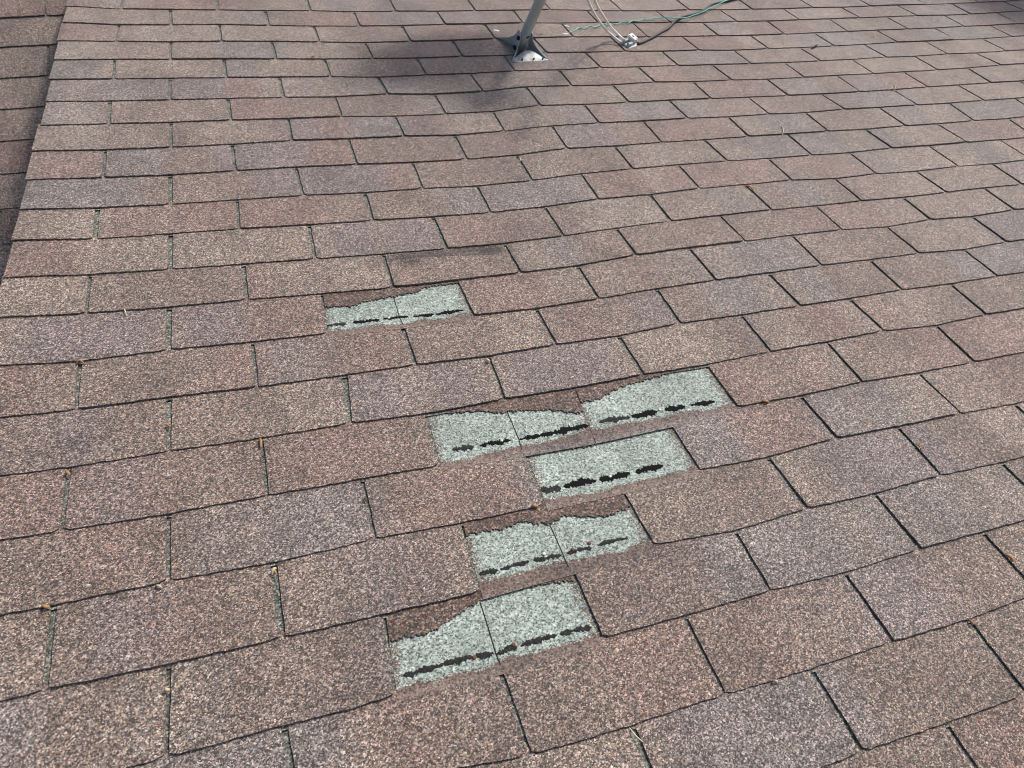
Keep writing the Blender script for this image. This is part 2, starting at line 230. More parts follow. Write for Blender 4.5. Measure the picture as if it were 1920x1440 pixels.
# ------------------------------------------------------------------ materials
def newmat(name):
    m = bpy.data.materials.new(name); m.use_nodes = True
    return m, m.node_tree, m.node_tree.nodes['Principled BSDF']
def N(nt, t, **k):
    n = nt.nodes.new(t)
    for a, b in k.items(): setattr(n, a, b)
    return n
def granule(name, colour=None, size=.0020, pale=None, contrast=1.0, rough=.75, spec=.45, k1=.5):
    """mineral granules: every voronoi cell is one grain with a brightness of its own"""
    m, nt, b = newmat(name); L = nt.links.new
    tc = N(nt, 'ShaderNodeTexCoord')
    warp = N(nt, 'ShaderNodeTexNoise'); warp.inputs['Scale'].default_value = 900; L(tc.outputs['Object'], warp.inputs['Vector'])
    wm = N(nt, 'ShaderNodeVectorMath', operation='SCALE'); L(warp.outputs['Color'], wm.inputs[0]); wm.inputs['Scale'].default_value = size*.5
    wa = N(nt, 'ShaderNodeVectorMath', operation='ADD'); L(tc.outputs['Object'], wa.inputs[0]); L(wm.outputs[0], wa.inputs[1])
    v1 = N(nt, 'ShaderNodeTexVoronoi'); v1.inputs['Scale'].default_value = 1/size; L(wa.outputs[0], v1.inputs['Vector'])
    sep = N(nt, 'ShaderNodeSeparateColor'); L(v1.outputs['Color'], sep.inputs[0])
    rp = N(nt, 'ShaderNodeValToRGB'); L(sep.outputs[0], rp.inputs[0])
    e = rp.color_ramp.elements; lo = 1-.72*contrast
    vals = [(0, .11), (.20, .16), (.40, .34), (.62, .50), (.82, .78), (1, 1.35)] if contrast < 1.5 else [(0, .12), (.14, .18), (.28, .36), (.45, .50), (.80, .60), (1, .76)]
    e[0].position, e[0].color = 0, (vals[0][1],)*3+(1,); e[1].position, e[1].color = 1, (vals[-1][1],)*3+(1,)
    for p_, v_ in vals[1:-1]: x = e.new(p_); x.color = (v_,)*3+(1,)
    # coarser clumping
    v2 = N(nt, 'ShaderNodeTexNoise'); v2.inputs['Scale'].default_value = 190; v2.inputs['Detail'].default_value = 3; L(tc.outputs['Object'], v2.inputs['Vector'])
    mr = N(nt, 'ShaderNodeMapRange'); L(v2.outputs[0], mr.inputs[0]); mr.inputs[1].default_value = .3; mr.inputs[2].default_value = .7; mr.inputs[3].default_value = 1.45; mr.inputs[4].default_value = 2.55
    v3 = N(nt, 'ShaderNodeTexNoise'); v3.inputs['Scale'].default_value = 9; v3.inputs['Detail'].default_value = 5; L(tc.outputs['Object'], v3.inputs['Vector'])
    m3 = N(nt, 'ShaderNodeMapRange'); L(v3.outputs[0], m3.inputs[0]); m3.inputs[1].default_value = .3; m3.inputs[2].default_value = .7; m3.inputs[3].default_value = .84; m3.inputs[4].default_value = 1.15
    mu = N(nt, 'ShaderNodeMath', operation='MULTIPLY'); L(mr.outputs[0], mu.inputs[0]); L(m3.outputs[0], mu.inputs[1])
    v5 = N(nt, 'ShaderNodeTexVoronoi'); v5.inputs['Scale'].default_value = 1/(size*2.1); L(wa.outputs[0], v5.inputs['Vector'])
    s5 = N(nt, 'ShaderNodeSeparateColor'); L(v5.outputs['Color'], s5.inputs[0])
    m5 = N(nt, 'ShaderNodeMapRange'); L(s5.outputs[0], m5.inputs[0]); m5.inputs[3].default_value = .74; m5.inputs[4].default_value = 1.28
    mu5 = N(nt, 'ShaderNodeMath', operation='MULTIPLY'); L(mu.outputs[0], mu5.inputs[0]); L(m5.outputs[0], mu5.inputs[1]); mu = mu5
    mv = N(nt, 'ShaderNodeVectorMath', operation='SCALE'); L(rp.outputs[0], mv.inputs[0]); L(mu.outputs[0], mv.inputs['Scale'])
    # base colour
    if colour is None:
        at_ = N(nt, 'ShaderNodeAttribute', attribute_name='blend'); base = at_.outputs['Color']
    else:
        c_ = N(nt, 'ShaderNodeRGB'); c_.outputs[0].default_value = colour+(1,); base = c_.outputs[0]
    # hue of single grains
    hs = N(nt, 'ShaderNodeHueSaturation'); L(base, hs.inputs['Color'])
    h1 = N(nt, 'ShaderNodeMapRange'); L(sep.outputs[1], h1.inputs[0]); h1.inputs[3].default_value = .48; h1.inputs[4].default_value = .535; L(h1.outputs[0], hs.inputs['Hue'])
    h2 = N(nt, 'ShaderNodeMapRange'); L(sep.outputs[2], h2.inputs[0]); h2.inputs[3].default_value = .5; h2.inputs[4].default_value = 1.5; L(h2.outputs[0], hs.inputs['Saturation'])
    src = hs.outputs[0]
    if pale is not None:
        pa = N(nt, 'ShaderNodeAttribute', attribute_name='pale')
        n4 = N(nt, 'ShaderNodeTexNoise'); n4.inputs['Scale'].default_value = 240; n4.inputs['Detail'].default_value = 4; L(tc.outputs['Object'], n4.inputs['Vector'])
        ad = N(nt, 'ShaderNodeMath', operation='ADD'); L(sep.outputs[1], ad.inputs[0]); L(n4.outputs[0], ad.inputs[1])
        hf = N(nt, 'ShaderNodeMath', operation='MULTIPLY'); L(ad.outputs[0], hf.inputs[0]); hf.inputs[1].default_value = .5
        gt = N(nt, 'ShaderNodeMath', operation='GREATER_THAN'); L(pa.outputs['Fac'], gt.inputs[0]); L(hf.outputs[0], gt.inputs[1])
        mx = N(nt, 'ShaderNodeMix', data_type='RGBA'); L(gt.outputs[0], mx.inputs[0]); L(src, mx.inputs[6])
        mx.inputs[7].default_value = pale+(1,); src = mx.outputs[2]
    ml = N(nt, 'ShaderNodeMix', data_type='RGBA', blend_type='MULTIPLY'); ml.inputs[0].default_value = 1; L(src, ml.inputs[6]); L(mv.outputs[0], ml.inputs[7])
    L(ml.outputs[2], b.inputs['Base Color'])
    b.inputs['Roughness'].default_value = rough; b.inputs['Specular IOR Level'].default_value = spec
    b.inputs['Sheen Weight'].default_value = .14; b.inputs['Sheen Roughness'].default_value = .5
    bp = N(nt, 'ShaderNodeBump'); bp.inputs['Strength'].default_value = .75; bp.inputs['Distance'].default_value = .0006
    iv = N(nt, 'ShaderNodeMath', operation='SUBTRACT'); iv.inputs[0].default_value = 1; L(v1.outputs['Distance'], iv.inputs[1]); L(iv.outputs[0], bp.inputs['Height'])
    L(bp.outputs[0], b.inputs['Normal'])
    return m
def plain(name, col, rough=.6, metal=0, spec=.5, noise=.25, scale=60, bump=0, col2=None, coords='Object'):
    m, nt, b = newmat(name); L = nt.links.new
    tc = N(nt, 'ShaderNodeTexCoord'); n = N(nt, 'ShaderNodeTexNoise'); n.inputs['Scale'].default_value = scale; n.inputs['Detail'].default_value = 6
    L(tc.outputs[coords], n.inputs['Vector'])
    r = N(nt, 'ShaderNodeValToRGB'); L(n.outputs[0], r.inputs[0])
    c2 = col2 or tuple(min(1, c*(1+noise)) for c in col); c1 = tuple(c*(1-noise) for c in col) if col2 is None else col
    r.color_ramp.elements[0].position = .35; r.color_ramp.elements[1].position = .65
    r.color_ramp.elements[0].color = c1+(1,); r.color_ramp.elements[1].color = c2+(1,)
    L(r.outputs[0], b.inputs['Base Color']); b.inputs['Roughness'].default_value = rough; b.inputs['Metallic'].default_value = metal; b.inputs['Specular IOR Level'].default_value = spec
    if bump:
        bp = N(nt, 'ShaderNodeBump'); bp.inputs['Strength'].default_value = .6; bp.inputs['Distance'].default_value = bump; L(n.outputs[0], bp.inputs['Height']); L(bp.outputs[0], b.inputs['Normal'])
    return m
M = dict(
    shingle=granule('weathered_granules', size=.0019),
    under=granule('mossy_dim_slot_granules', colour=(.140, .142, .118), size=.0024),  # greenish dirt on slot floors, with the weaker light down there painted in
    bare=granule('protected_granules', size=.0021, pale=(.285, .335, .298), contrast=2),
    torn=granule('torn_granules', size=.0025),
    tar=plain('bitumen_sealant', (.010, .010, .010), rough=.95, spec=.1, noise=.5, scale=500),
    crack=plain('shingle_joint_bitumen', (.012, .012, .011), rough=.9),
    zinc=plain('galvanized_steel', (.42, .44, .44), rough=.5, metal=.25, noise=.3, scale=70, bump=.0004),
    mastpaint=plain('grey_mast_steel', (.46, .52, .54), rough=.42, metal=.1, noise=.10, scale=30),
    tar_grit=granule('gritty_bitumen', colour=(.014, .0135, .013), size=.0021, rough=.9),
    scuff=granule('worn_granules', size=.0019, pale=(.045, .036, .033)),
    white=plain('white_cable_jacket', (.86, .86, .84), rough=.45, noise=.05),
    black=plain('black_cable_jacket', (.03, .032, .036), rough=.5),
    green=plain('green_wire_jacket', (.12, .50, .40), rough=.4, noise=.08),
    copper=plain('dull_bare_wire', (.22, .17, .15), rough=.5, metal=.5),
    whiteplastic=plain('pale_zinc_block', (.62, .61, .58), rough=.5, metal=.2, noise=.08),
    dark=plain('dark_hole', (.012, .012, .012), rough=.9),
    paint=plain('fascia_paint', (.42, .38, .33), rough=.7, noise=.1),
    wood=plain('roof_deck_wood', (.22, .15, .09), rough=.85, scale=12),
    leaf=plain('dry_leaf', (.36, .19, .08), rough=.8, noise=.3), straw=plain('dry_straw', (.55, .45, .30), rough=.8), rust=plain('rusty_nail', (.16, .055, .035), rough=.8, scale=300),
    nailwhite=plain('zinc_nail', (.62, .58, .50), rough=.5, metal=.3, scale=300, noise=.15), caulk=plain('white_caulk', (.75, .73, .70), rough=.5, noise=.05),
    twig=plain('dark_twig', (.05, .035, .025), rough=.9), grass=plain('lawn_grass', (.05, .08, .03), rough=.95, scale=3, noise=.5), brick=None)

# ------------------------------------------------------------------ object helpers
def link(name, me, mat, parent=None, mw=None):
    o = bpy.data.objects.new(name, me); COL.objects.link(o)
    if mat: me.materials.append(mat)
    if parent: o.parent = parent
    elif mw is not None: o.matrix_world = mw
    return o
def mesh(name, V, F, smooth=True):
    me = bpy.data.meshes.new(name); me.from_pydata([tuple(map(float, v)) for v in V], [], F); me.update()
    if smooth: me.polygons.foreach_set('use_smooth', [True]*len(me.polygons))
    return me
def tag(o, label, cat, group=None, kind=None):
    if label: o['label'] = label
    if cat: o['category'] = cat
    if group: o['group'] = group
    if kind: o['kind'] = kind
    return o
def empty(name, mw):
    o = bpy.data.objects.new(name, None); COL.objects.link(o); o.matrix_world = mw; o.empty_display_size = .1; return o
def setcol(me, name, cols):
    a = me.color_attributes.new(name, 'FLOAT_COLOR', 'POINT')
    c = np.ones((len(me.vertices), 4), np.float32); c[:, :3] = cols; a.data.foreach_set('color', c.ravel())
def setf(me, name, vals):
    a = me.attributes.new(name, 'FLOAT', 'POINT'); a.data.foreach_set('value', np.asarray(vals, np.float32))
def orient(me, parts_up=True):
    bm = bmesh.new(); bm.from_mesh(me); bmesh.ops.recalc_face_normals(bm, faces=bm.faces[:]); bm.to_mesh(me); bm.free()

# ------------------------------------------------------------------ shingle courses
HG = .0046          # half a slot
def build_course(parent, i, sl, b0, b1, missing, zfun, umin, umax, seed, t=TH, name='shingle_course'):
    V = []; Fc = []; Cc = []
    keys = sorted(sl)
    edges = [(None, keys[0])]+[(keys[k], keys[k+1]) for k in range(len(keys)-1)]+[(keys[-1], None)]
    def uline(k, s, side, jn):
        if k is None: return umin if side < 0 else umax
        ut, vt, ub, vb = sl[k]; hg = HG*random.Random(k*31+i*7+seed).uniform(.68, 1.18)
        if UMIN < ub < .38 and seed == 0: hg *= 1.05
        return ub+(ut-ub)*s+(hg if side < 0 else -hg)+jn
    NS = 9; ss = np.concatenate([np.linspace(0, 1, NS-1), [1.045, 1.09]]); last = None
    for a, b in edges:
        if (a, b) in missing: continue
        r = random.Random((a or -9)*13+(b or 77)*7+i*101+seed)
        uL = np.array([uline(a, s, -1, r.uniform(-.0007, .0007)) for s in ss]); uR = np.array([uline(b, s, 1, r.uniform(-.0007, .0007)) for s in ss])
        if uR[0]-uL[0] < .01: continue
        nu = max(4, int((uR[0]-uL[0])/.010)); rr = np.linspace(0, 1, nu+1)
        U = uL[None, :]+(uR-uL)[None, :]*rr[:, None]
        # slightly rounded lower corners
        cr = np.zeros(nu+1); 
        if a is not None: cr[0] = r.uniform(.001, .0045)
        if b is not None: cr[-1] = r.uniform(.001, .0045)
        jb = np.array([r.uniform(-.0009, .0009) for _ in range(nu+1)])+cr
        lift = r.uniform(-.0006, .0006)+(.0010 if r.random() < .12 else 0); lc = r.uniform(-.0006, .0012); rc = r.uniform(-.0006, .0012)
        v0 = b0(U)+jb[:, None]*(1-ss)[None, :]**2; v1 = b1(U)
        VV = v0+(v1-v0)*ss[None, :]
        top = zfun(U, VV)+t*(2-ss)[None, :]+((1-ss).clip(0)**2)[None, :]*(lift+lc*(1-rr)**2+rc*rr**2)[:, None]
        # top edge slightly worn down at the rims
        top[0, :] -= .0005; top[-1, :] -= .0005; top[:, 0] -= .0005
        o = len(V); W_ = len(ss)
        for x in range(nu+1):
            for y in range(W_): V.append((U[x, y], VV[x, y], top[x, y]))
        for x in range(nu):
            for y in range(W_-1): Fc.append((o+x*W_+y, o+(x+1)*W_+y, o+(x+1)*W_+y+1, o+x*W_+y+1))
        # the strip is one piece above the slots, hidden under the next course
        if last is not None and last[0] == a:
            for y in (W_-2,): Fc.append((last[1]+y, o+y, o+y+1, last[1]+y+1))
        last = (b, o+nu*W_)
        # side skirts
        ring = [(x, 0) for x in range(nu+1)]+[(nu, y) for y in range(1, W_)]
        ring = [(0, y) for y in range(W_-1, 0, -1)]+ring
        o2 = len(V)
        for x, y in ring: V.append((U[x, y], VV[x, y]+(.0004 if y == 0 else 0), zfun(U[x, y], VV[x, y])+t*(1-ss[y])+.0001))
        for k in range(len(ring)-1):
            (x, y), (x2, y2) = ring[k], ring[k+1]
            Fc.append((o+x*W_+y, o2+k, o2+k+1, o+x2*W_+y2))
        cc = blend(i, U.ravel(), VV.ravel(), seed)
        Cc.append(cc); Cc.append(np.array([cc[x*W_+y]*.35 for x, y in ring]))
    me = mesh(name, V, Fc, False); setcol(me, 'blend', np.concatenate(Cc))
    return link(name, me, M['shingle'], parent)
def build_under(parent, i, b0, b1, zfun, umin, umax, t=TH):
    us = np.arange(umin+.001, umax, .03); ss = [-.04, .3, .65, 1.06]; V = []; Fc = []
    for u in us:
        for s in ss:
            v = float(b0(u)+(b1(u)-b0(u))*s); V.append((u, v, float(zfun(u, v))+t*(1-max(s, 0))-.0003-(.0005 if s < 0 else 0)))
    n = len(ss)
    for x in range(len(us)-1):
        for y in range(n-1): Fc.append((x*n+y, (x+1)*n+y, (x+1)*n+y+1, x*n+y+1))
    return V, Fc

ROOF = tag(empty('shingle_roof', MR), 'low sloped roof of faded reddish brown asphalt shingles with torn tabs', 'roof', None, 'thing')
MISSING = {8: {(2, 4)}, 5: {(3, 5), (5, 7)}, 4: {(4, 6)}, 3: {(3, 5)}, 2: {(2, 4)}}
UV = []; UF = []
for i in range(NLO, NHI+1):
    um = UMIN+jit(.004)
    c = build_course(ROOF, i, slots[i], butt[i], butt[i+1], MISSING.get(i, set()), zf, um, UMAX, 0)
    if i in MISSING: c['label'] = 'course of shingles with %s torn away' % ('two tabs' if len(MISSING[i]) == 2 else 'one tab')
    v, f = build_under(ROOF, i, butt[i], butt[i+1], zf, UMIN, UMAX); o = len(UV); UV += v; UF += [tuple(a+o for a in q) for q in f]
link('headlap_layer', mesh('headlap_layer', UV, UF), M['under'], ROOF)

# ------------------------------------------------------------------ torn tabs: bare headlap, torn remnants, sealant strips, nails
def poly(s): return np.array(sorted([tuple(at(*p)[:2]) for p in parse(s, 2)]))
def strip_mesh(pts, hw, h, name, mat, parent, zoff=0, n=60, seed=0, taper=True, lab=None):
    """a flattened ridge of sealant following pts (u, v)"""
    r = random.Random(seed); pts = np.array(pts); d = np.concatenate([[0], np.cumsum(np.hypot(*np.diff(pts, axis=0).T))]); L_ = d[-1]
    V = []; Fc = []; n = max(8, int(L_/.0018)); ph = r.uniform(0, 6)
    for k in range(n+1):
        t = k/n; u = np.interp(t*L_, d, pts[:, 0]); v = np.interp(t*L_, d, pts[:, 1])
        w = hw*(.78+.16*math.sin(t*L_*150+ph)+.12*math.sin(t*L_*410+2*ph)+r.uniform(-.26, .26))*max(.05, 1-abs(2*t-1)**5)**.6
        v += .0006*math.sin(t*L_*230+ph)
        i_, s_ = where(u, v)
        for q in (-1, -.55, 0, .55, 1):
            vv = v+q*w+(r.uniform(-.25, .25)*hw if abs(q) == 1 else 0); V.append((u, vv, skin(u, vv)+zoff+h*(1-q*q)))
    for k in range(n):
        for q in range(4): a = k*5+q; Fc.append((a, a+5, a+6, a+1))
    o = link(name, mesh(name, V, Fc), mat, parent)
    if lab: o['label'] = lab
    return o
def where(u, v):
    i = NLO
    while i < NHI and float(butt[i+1](u)) <= v: i += 1
    b0, b1 = float(butt[i](u)), float(butt[i+1](u)); return i, (v-b0)/(b1-b0)
def skin(u, v):                           # height of the bare headlap layer
    i, s = where(u, v); return float(zf(u, v))+TH*(1-s)+.0006
def nail(parent, x, y, col, seed, r0=.0034):
    P = at(x, y); bm = bmesh.new(); bmesh.ops.create_uvsphere(bm, u_segments=12, v_segments=7, radius=r0)
    for q in bm.verts: q.co = Vector((P[0]+q.co.x, P[1]+q.co.y*.95, skin(P[0], P[1])+.0012+q.co.z*.5))
    me = bpy.data.meshes.new('nail_head'); bm.to_mesh(me); bm.free(); me.polygons.foreach_set('use_smooth', [True]*len(me.polygons))
    o = link('nail_head', me, M[col], parent); o['label'] = 'rusty red nail head' if col == 'rust' else 'pale zinc nail head'
    return o
def bare_patch(i, a, b, torn, seals, nails, cracks, seed, stain=1.0, sealw=.0030, fd_=None):
    sealw *= 1.75
    sl = slots[i]; pt = poly(torn); r = random.Random(seed)
    def uL(s): ut, vt, ub, vb = sl[a]; return ub+(ut-ub)*s+.0005
    def uR(s): ut, vt, ub, vb = sl[b]; return ub+(ut-ub)*s-.0015
    nu, ns = 90, 44; V = []; Fc = []; cols = []; pale = []
    us_ = []
    fade = [r.uniform(-.03, .05) for _ in range(12)]
    if fd_: fade = [np.interp(k/11, np.linspace(0, 1, len(fd_)), fd_)+r.uniform(-.03, .03) for k in range(12)]
    for x in range(nu+1):
        q = x/nu
        for y in range(ns+1):
            s = -.10+1.16*y/ns
            u = uL(s)+(uR(s)-uL(s))*q; b0, b1 = float(butt[i](u)), float(butt[i+1](u)); v = b0+(b1-b0)*s
            V.append((u, v, float(zf(u, v))+TH*(1-s)+.0004))
            ed = min(q, 1-q)*.3
            lo = s+.01-np.interp(q*11, range(12), fade)
            p_ = np.clip(lo*9, 0, 1)*np.clip(.45+ed*22, 0, 1)
            pale.append(p_*.93-.02); us_.append((u, v))
    us_ = np.array(us_)
    for x in range(nu):
        for y in range(ns): k = x*(ns+1)+y; Fc.append((k, k+ns+1, k+ns+2, k+1))
    me = mesh('bare_patch', V, Fc)
    s_ = np.tile(-.10+1.16*np.arange(ns+1)/ns, nu+1)
    c = blend(i-1, us_[:, 0], us_[:, 1], 0)
    k = np.clip((s_+.06)*10, 0, 1)[:, None]; g = np.array((.105, .115, .10))
    c = c*(1-k*.7)+np.array(PAL['umber'])*(.85, .78, .76)*k*.7
    setcol(me, 'blend', c); setf(me, 'pale', pale)
    o = link('bare_patch', me, M['bare'], ROOF); o['label'] = 'pale green granules laid bare where a tab tore off'
    # torn remnant of the tab
    V = []; Fc = []; cols = []; nu = 150; ns = 18
    tab_ = rng.uniform(0, 1, (64, 64))
    def bn(a, b):
        i_, j_ = int(math.floor(a)), int(math.floor(b)); fa, fb = a-i_, b-j_; g_ = lambda p, q: tab_[p % 64, q % 64]
        return (g_(i_, j_)*(1-fa)+g_(i_+1, j_)*fa)*(1-fb)+(g_(i_, j_+1)*(1-fa)+g_(i_+1, j_+1)*fa)*fb
    base = np.array(PAL['umber'])*np.array((.74, .66, .64))
    for x in range(nu+1):
        q = x/nu; s1 = .9; u = uL(s1)+(uR(s1)-uL(s1))*q; b0, b1 = float(butt[i](u)), float(butt[i+1](u))
        vt = float(np.interp(u, pt[:, 0], pt[:, 1])); st = (vt-b0)/(b1-b0)+r.uniform(-.016, .016)+.012*math.sin(u*310)+.010*math.sin(u*820+seed)
        st = min(st, 1.0)
        for y in range(ns+2):
            if y == 0: s = st+.004; z = TH*(1-s)+.0002
            else: s = st+(1.08-st)*((y-1)/ns); z = TH*(2-s)-.0010*(1-(y-1)/ns)
            uu = uL(s)+(uR(s)-uL(s))*q; bb0, bb1 = float(butt[i](uu)), float(butt[i+1](uu)); v = bb0+(bb1-bb0)*s
            V.append((uu, v, float(zf(uu, v))+z)); f_ = .12 if y == 0 else (.7 if y == 1 else 1)
            cols.append(base*f_*(.55+.55*bn(u*30, s*48)+.35*bn(u*90, s*22))*np.array((1, .96+.06*bn(u*20, s*5), .97)))
    n = ns+2
    for x in range(nu):
        for y in range(n-1): k = x*n+y; Fc.append((k, k+n, k+n+1, k+1))
    me = mesh('torn_tab_remnant', V, Fc, False); setcol(me, 'blend', np.array(cols))
    t_ = link('torn_tab_remnant', me, M['torn'], ROOF); t_['label'] = 'dark ragged remnant of a torn shingle tab'
    for k, sgt in enumerate(seals):
        strip_mesh([at(*p)[:2] for p in parse(sgt, 2)], sealw*r.uniform(.8, 1.15), (.0012, .0008)[i < 4], 'sealant_strip', M['tar_grit' if (i < 4 or k == 0) else 'tar'], o, .0001, seed=seed*10+k)
    for k, (x, y, col) in enumerate(nails): nail(o, x, y, col, k)
    for k, cr in enumerate(cracks):
        strip_mesh([at(*p)[:2] for p in parse(cr, 2)], .0, .0002, 'shingle_joint', M['crack'], o, 0) if False else crack(parse(cr, 2), o)
def crack(pts, parent, w=.0009):
    pts = np.array([at(*p)[:2] for p in pts]); d = np.concatenate([[0], np.cumsum(np.hypot(*np.diff(pts, axis=0).T))]); n = max(6, int(d[-1]/.004)); V = []; Fc = []
    for k in range(n+1):
        t = k/n*d[-1]; u = np.interp(t, d, pts[:, 0])+jit(.0003); v = np.interp(t, d, pts[:, 1])
        for q in (-w, w): V.append((u+q, v, skin(u, v)+.0003))
    for k in range(n): a = k*2; Fc.append((a, a+1, a+3, a+2))
    return link('shingle_joint', mesh('shingle_joint', V, Fc), M['crack'], parent)
bare_patch(8, 2, 4, '608,579 632,577 661,577 682,569 704,564 737,558 759,554 771,551 780,551 790,543 814,537 838,535 857,532',
    ['614,613 630,611 650,609', '662,607 680,606 700,603 712,602', '718,601 735,599 750,597 765,596', '776,596 795,594 814,592', '818,592 840,588 869,584'],
    [(729, 599, 'nailwhite'), (778, 595, 'rust')], ['738,559 744,578 749,597 756,613'], 3, sealw=.0034)
bare_patch(5, 3, 5, '799,779 845,776 872,774 899,772 920,775 938,776 961,772 1006,771 1032,771 1054,773 1070,776 1088,776',
    ['848,845 868,843 888,840', '900,839 915,834 935,832 958,827', '974,826 990,823 1005,820 1019,818', '1012,819 1040,814 1062,808 1084,803 1103,800'],
    [(940, 829, 'nailwhite')], ['950,772 958,790 965,808 972,825 978,846'], 4, sealw=.0040, fd_=(0, 0, .02, .05, .08, .10))
bare_patch(5, 5, 7, '1080,755 1109,754 1120,750 1129,747 1151,733 1184,721 1213,713 1232,708 1264,699 1322,690',
    ['1122,794 1140,790 1161,787 1180,784', '1184,784 1200,781 1215,777 1232,774', '1246,771 1262,768 1284,765', '1294,762 1315,759 1339,755'],
    [(1236, 771, 'nailwhite')], [], 5, sealw=.0042, fd_=(.10, .12, .10, .08, .04, .03))
bare_patch(4, 4, 6, '980,850 1010,849 1040,847 1071,842 1103,839 1122,833 1151,825 1177,821 1209,813 1230,808 1251,804',
    ['1014,922 1030,920 1051,917', '1056,915 1075,910 1095,905 1117,903', '1122,902 1150,897 1180,889', '1190,888 1210,882 1242,875'],
    [(1143, 896, 'nailwhite')], [], 6, sealw=.0046)
bare_patch(3, 3, 5, '872,1005 898,999 948,993 962,986 983,978 1000,983 1030,985 1044,976 1059,969 1100,970 1120,971 1143,969 1158,961 1178,955',
    ['898,1078 915,1075 933,1071', '938,1070 962,1062 992,1055', '1000,1053 1021,1049 1052,1043', '1062,1040 1080,1034 1108,1029', '1120,1025 1143,1017 1176,1011'],
    [(1019, 1041, 'nailwhite'), (1073, 1033, 'rust'), (1104, 1021, 'rust')], ['1031,986 1046,1020 1060,1055 1074,1086'], 7, sealw=.0030, fd_=(.06, .09, .08, .03, 0, 0))
bare_patch(2, 2, 4, '734,1205 755,1197 793,1193 817,1183 837,1168 863,1151 890,1133 907,1125 933,1114 980,1104 1003,1100 1021,1096 1070,1091',
    ['756,1270 787,1260 818,1252', '815,1252 850,1242 895,1232', '892,1233 925,1227', '930,1228 948,1221 968,1214', '975,1212 1006,1203 1044,1192', '1050,1192 1067,1186 1108,1178'],
    [(889, 1235, 'rust'), (962, 1211, 'rust')], ['900,1129 915,1178 929,1227 942,1258'], 8, sealw=.0030)

def scuff(i, a, b, strokes, s0, s1, label):
    """worn band lying on a tab: dark creases where granules are gone"""
    sl = slots[i]; nu, ns = 120, 36; V = []; Fc = []; P = []
    S_ = [(poly(t), w, k) for t, w, k in strokes]
    for x in range(nu+1):
        q = .012+.976*x/nu
        for y in range(ns+1):
            s = s0+(s1-s0)*y/ns; ut, vt, ub, vb = sl[a]; l_ = ub+(ut-ub)*s+.006; ut, vt, ub, vb = sl[b]; r_ = ub+(ut-ub)*s-.006
            u = l_+(r_-l_)*q; b0, b1 = float(butt[i](u)), float(butt[i+1](u)); v = b0+(b1-b0)*s; m_ = 0
            for pp, w, k in S_:
                if pp[0, 0] < u < pp[-1, 0]:
                    d = v-np.interp(u, pp[:, 0], pp[:, 1]); e = min(u-pp[0, 0], pp[-1, 0]-u); m_ = max(m_, k*math.exp(-(d/w)**2)*min(1, e/.02))
            edge = min(y, ns-y, 4)/4
            V.append((u, v, float(zf(u, v))+TH*(2-s)+.0030*(1-s)**2+.0002)); P.append((u, v, m_*(edge if y < ns/2 else 1)))
    for x in range(nu):
        for y in range(ns): k = x*(ns+1)+y; Fc.append((k, k+ns+1, k+ns+2, k+1))
    P = np.array(P); me = mesh('worn_crease', V, Fc); setcol(me, 'blend', blend(i, P[:, 0], P[:, 1], 0)); setf(me, 'pale', P[:, 2])
    o = link('worn_crease', me, M['scuff'], ROOF); o['label'] = label
scuff(9, 3, 5, [('724,484 760,483 823,484 883,480 919,475 953,470', .0028, .8), ('724,482 800,477 870,470 940,463', .006, .62), ('890,476 920,473 945,469', .010, .75), ('735,496 765,494 800,493', .008, .62), ('800,484 860,482 915,481 950,476', .0025, .85)], .55, .995, 'dark frayed crease along the top of a shingle tab')

# deck, fascia and wall under the low slope
def boxmesh(name, x0, x1, y0, y1, z0, z1):
    V = [(x, y, z) for x in (x0, x1) for y in (y0, y1) for z in (z0, z1)]
    return mesh(name, V, [(0, 1, 3, 2), (4, 6, 7, 5), (0, 4, 5, 1), (2, 3, 7, 6), (0, 2, 6, 4), (1, 5, 7, 3)], False)
link('roof_deck', boxmesh('roof_deck', UMIN+.012, UMAX-.01, -1.62, 2.96, -.030, -.022), M['wood'], ROOF)
link('fascia_board', boxmesh('fascia_board', UMIN+.015, UMIN+.035, -1.6, 2.9, -.9, -.031), M['paint'], ROOF)

# ------------------------------------------------------------------ steeper slope at the left
O_ = Vector((-.417, 2.835, -.062)); a_ = Vector((.9986, -.015, .036)).normalized(); n_ = Vector((-.039, -.38, .924)); b_ = n_.cross(a_).normalized(); n_ = a_.cross(b_).normalized()
ML = Matrix.Identity(4)
for r in range(3): ML[r][0], ML[r][1], ML[r][2], ML[r][3] = a_[r], b_[r], n_[r], O_[r]
SIDE = tag(empty('shingle_roof', MR@ML), 'steeper shingle slope in shade beyond the left edge of the main roof', 'roof', None, 'thing')
def lz(u, v): return .004*np.sin(np.asarray(u)*2.3+np.asarray(v)*1.7)+.003*np.sin(np.asarray(v)*5)
def lb(k):
    rr = random.Random(k+500); xs = np.arange(-5, 9, .4); ys = k*E+np.array([rr.uniform(-.0025, .0025) for _ in xs])
    return lambda u: np.interp(u, xs, ys)
LB = {k: lb(k) for k in range(-26, 14)}
LV = []; LF = []
def main_right(k):                       # where the main roof's side wall stands, seen in this slope's coordinates
    return .105 if k < 1 else 8.2
for k in range(-25, 12):
    um = -4.5; ux = main_right(k); sl = {}
    m0 = 0 if k % 2 == 0 else -1           # rows alternate by half a tab
    for mm in range(m0-28, 54, 2):
        u = mm*T/2+random.Random(mm*3+k).uniform(-.003, .003)
        if um+.03 < u < ux-.02: sl[mm] = (u, (k+1)*E, u, k*E)
    build_course(SIDE, k, sl, LB[k], LB[k+1], set(), lz, um, ux, 3)
    v, f = build_under(SIDE, k, LB[k], LB[k+1], lz, um, ux); o = len(LV); LV += v; LF += [tuple(a+o for a in q) for q in f]
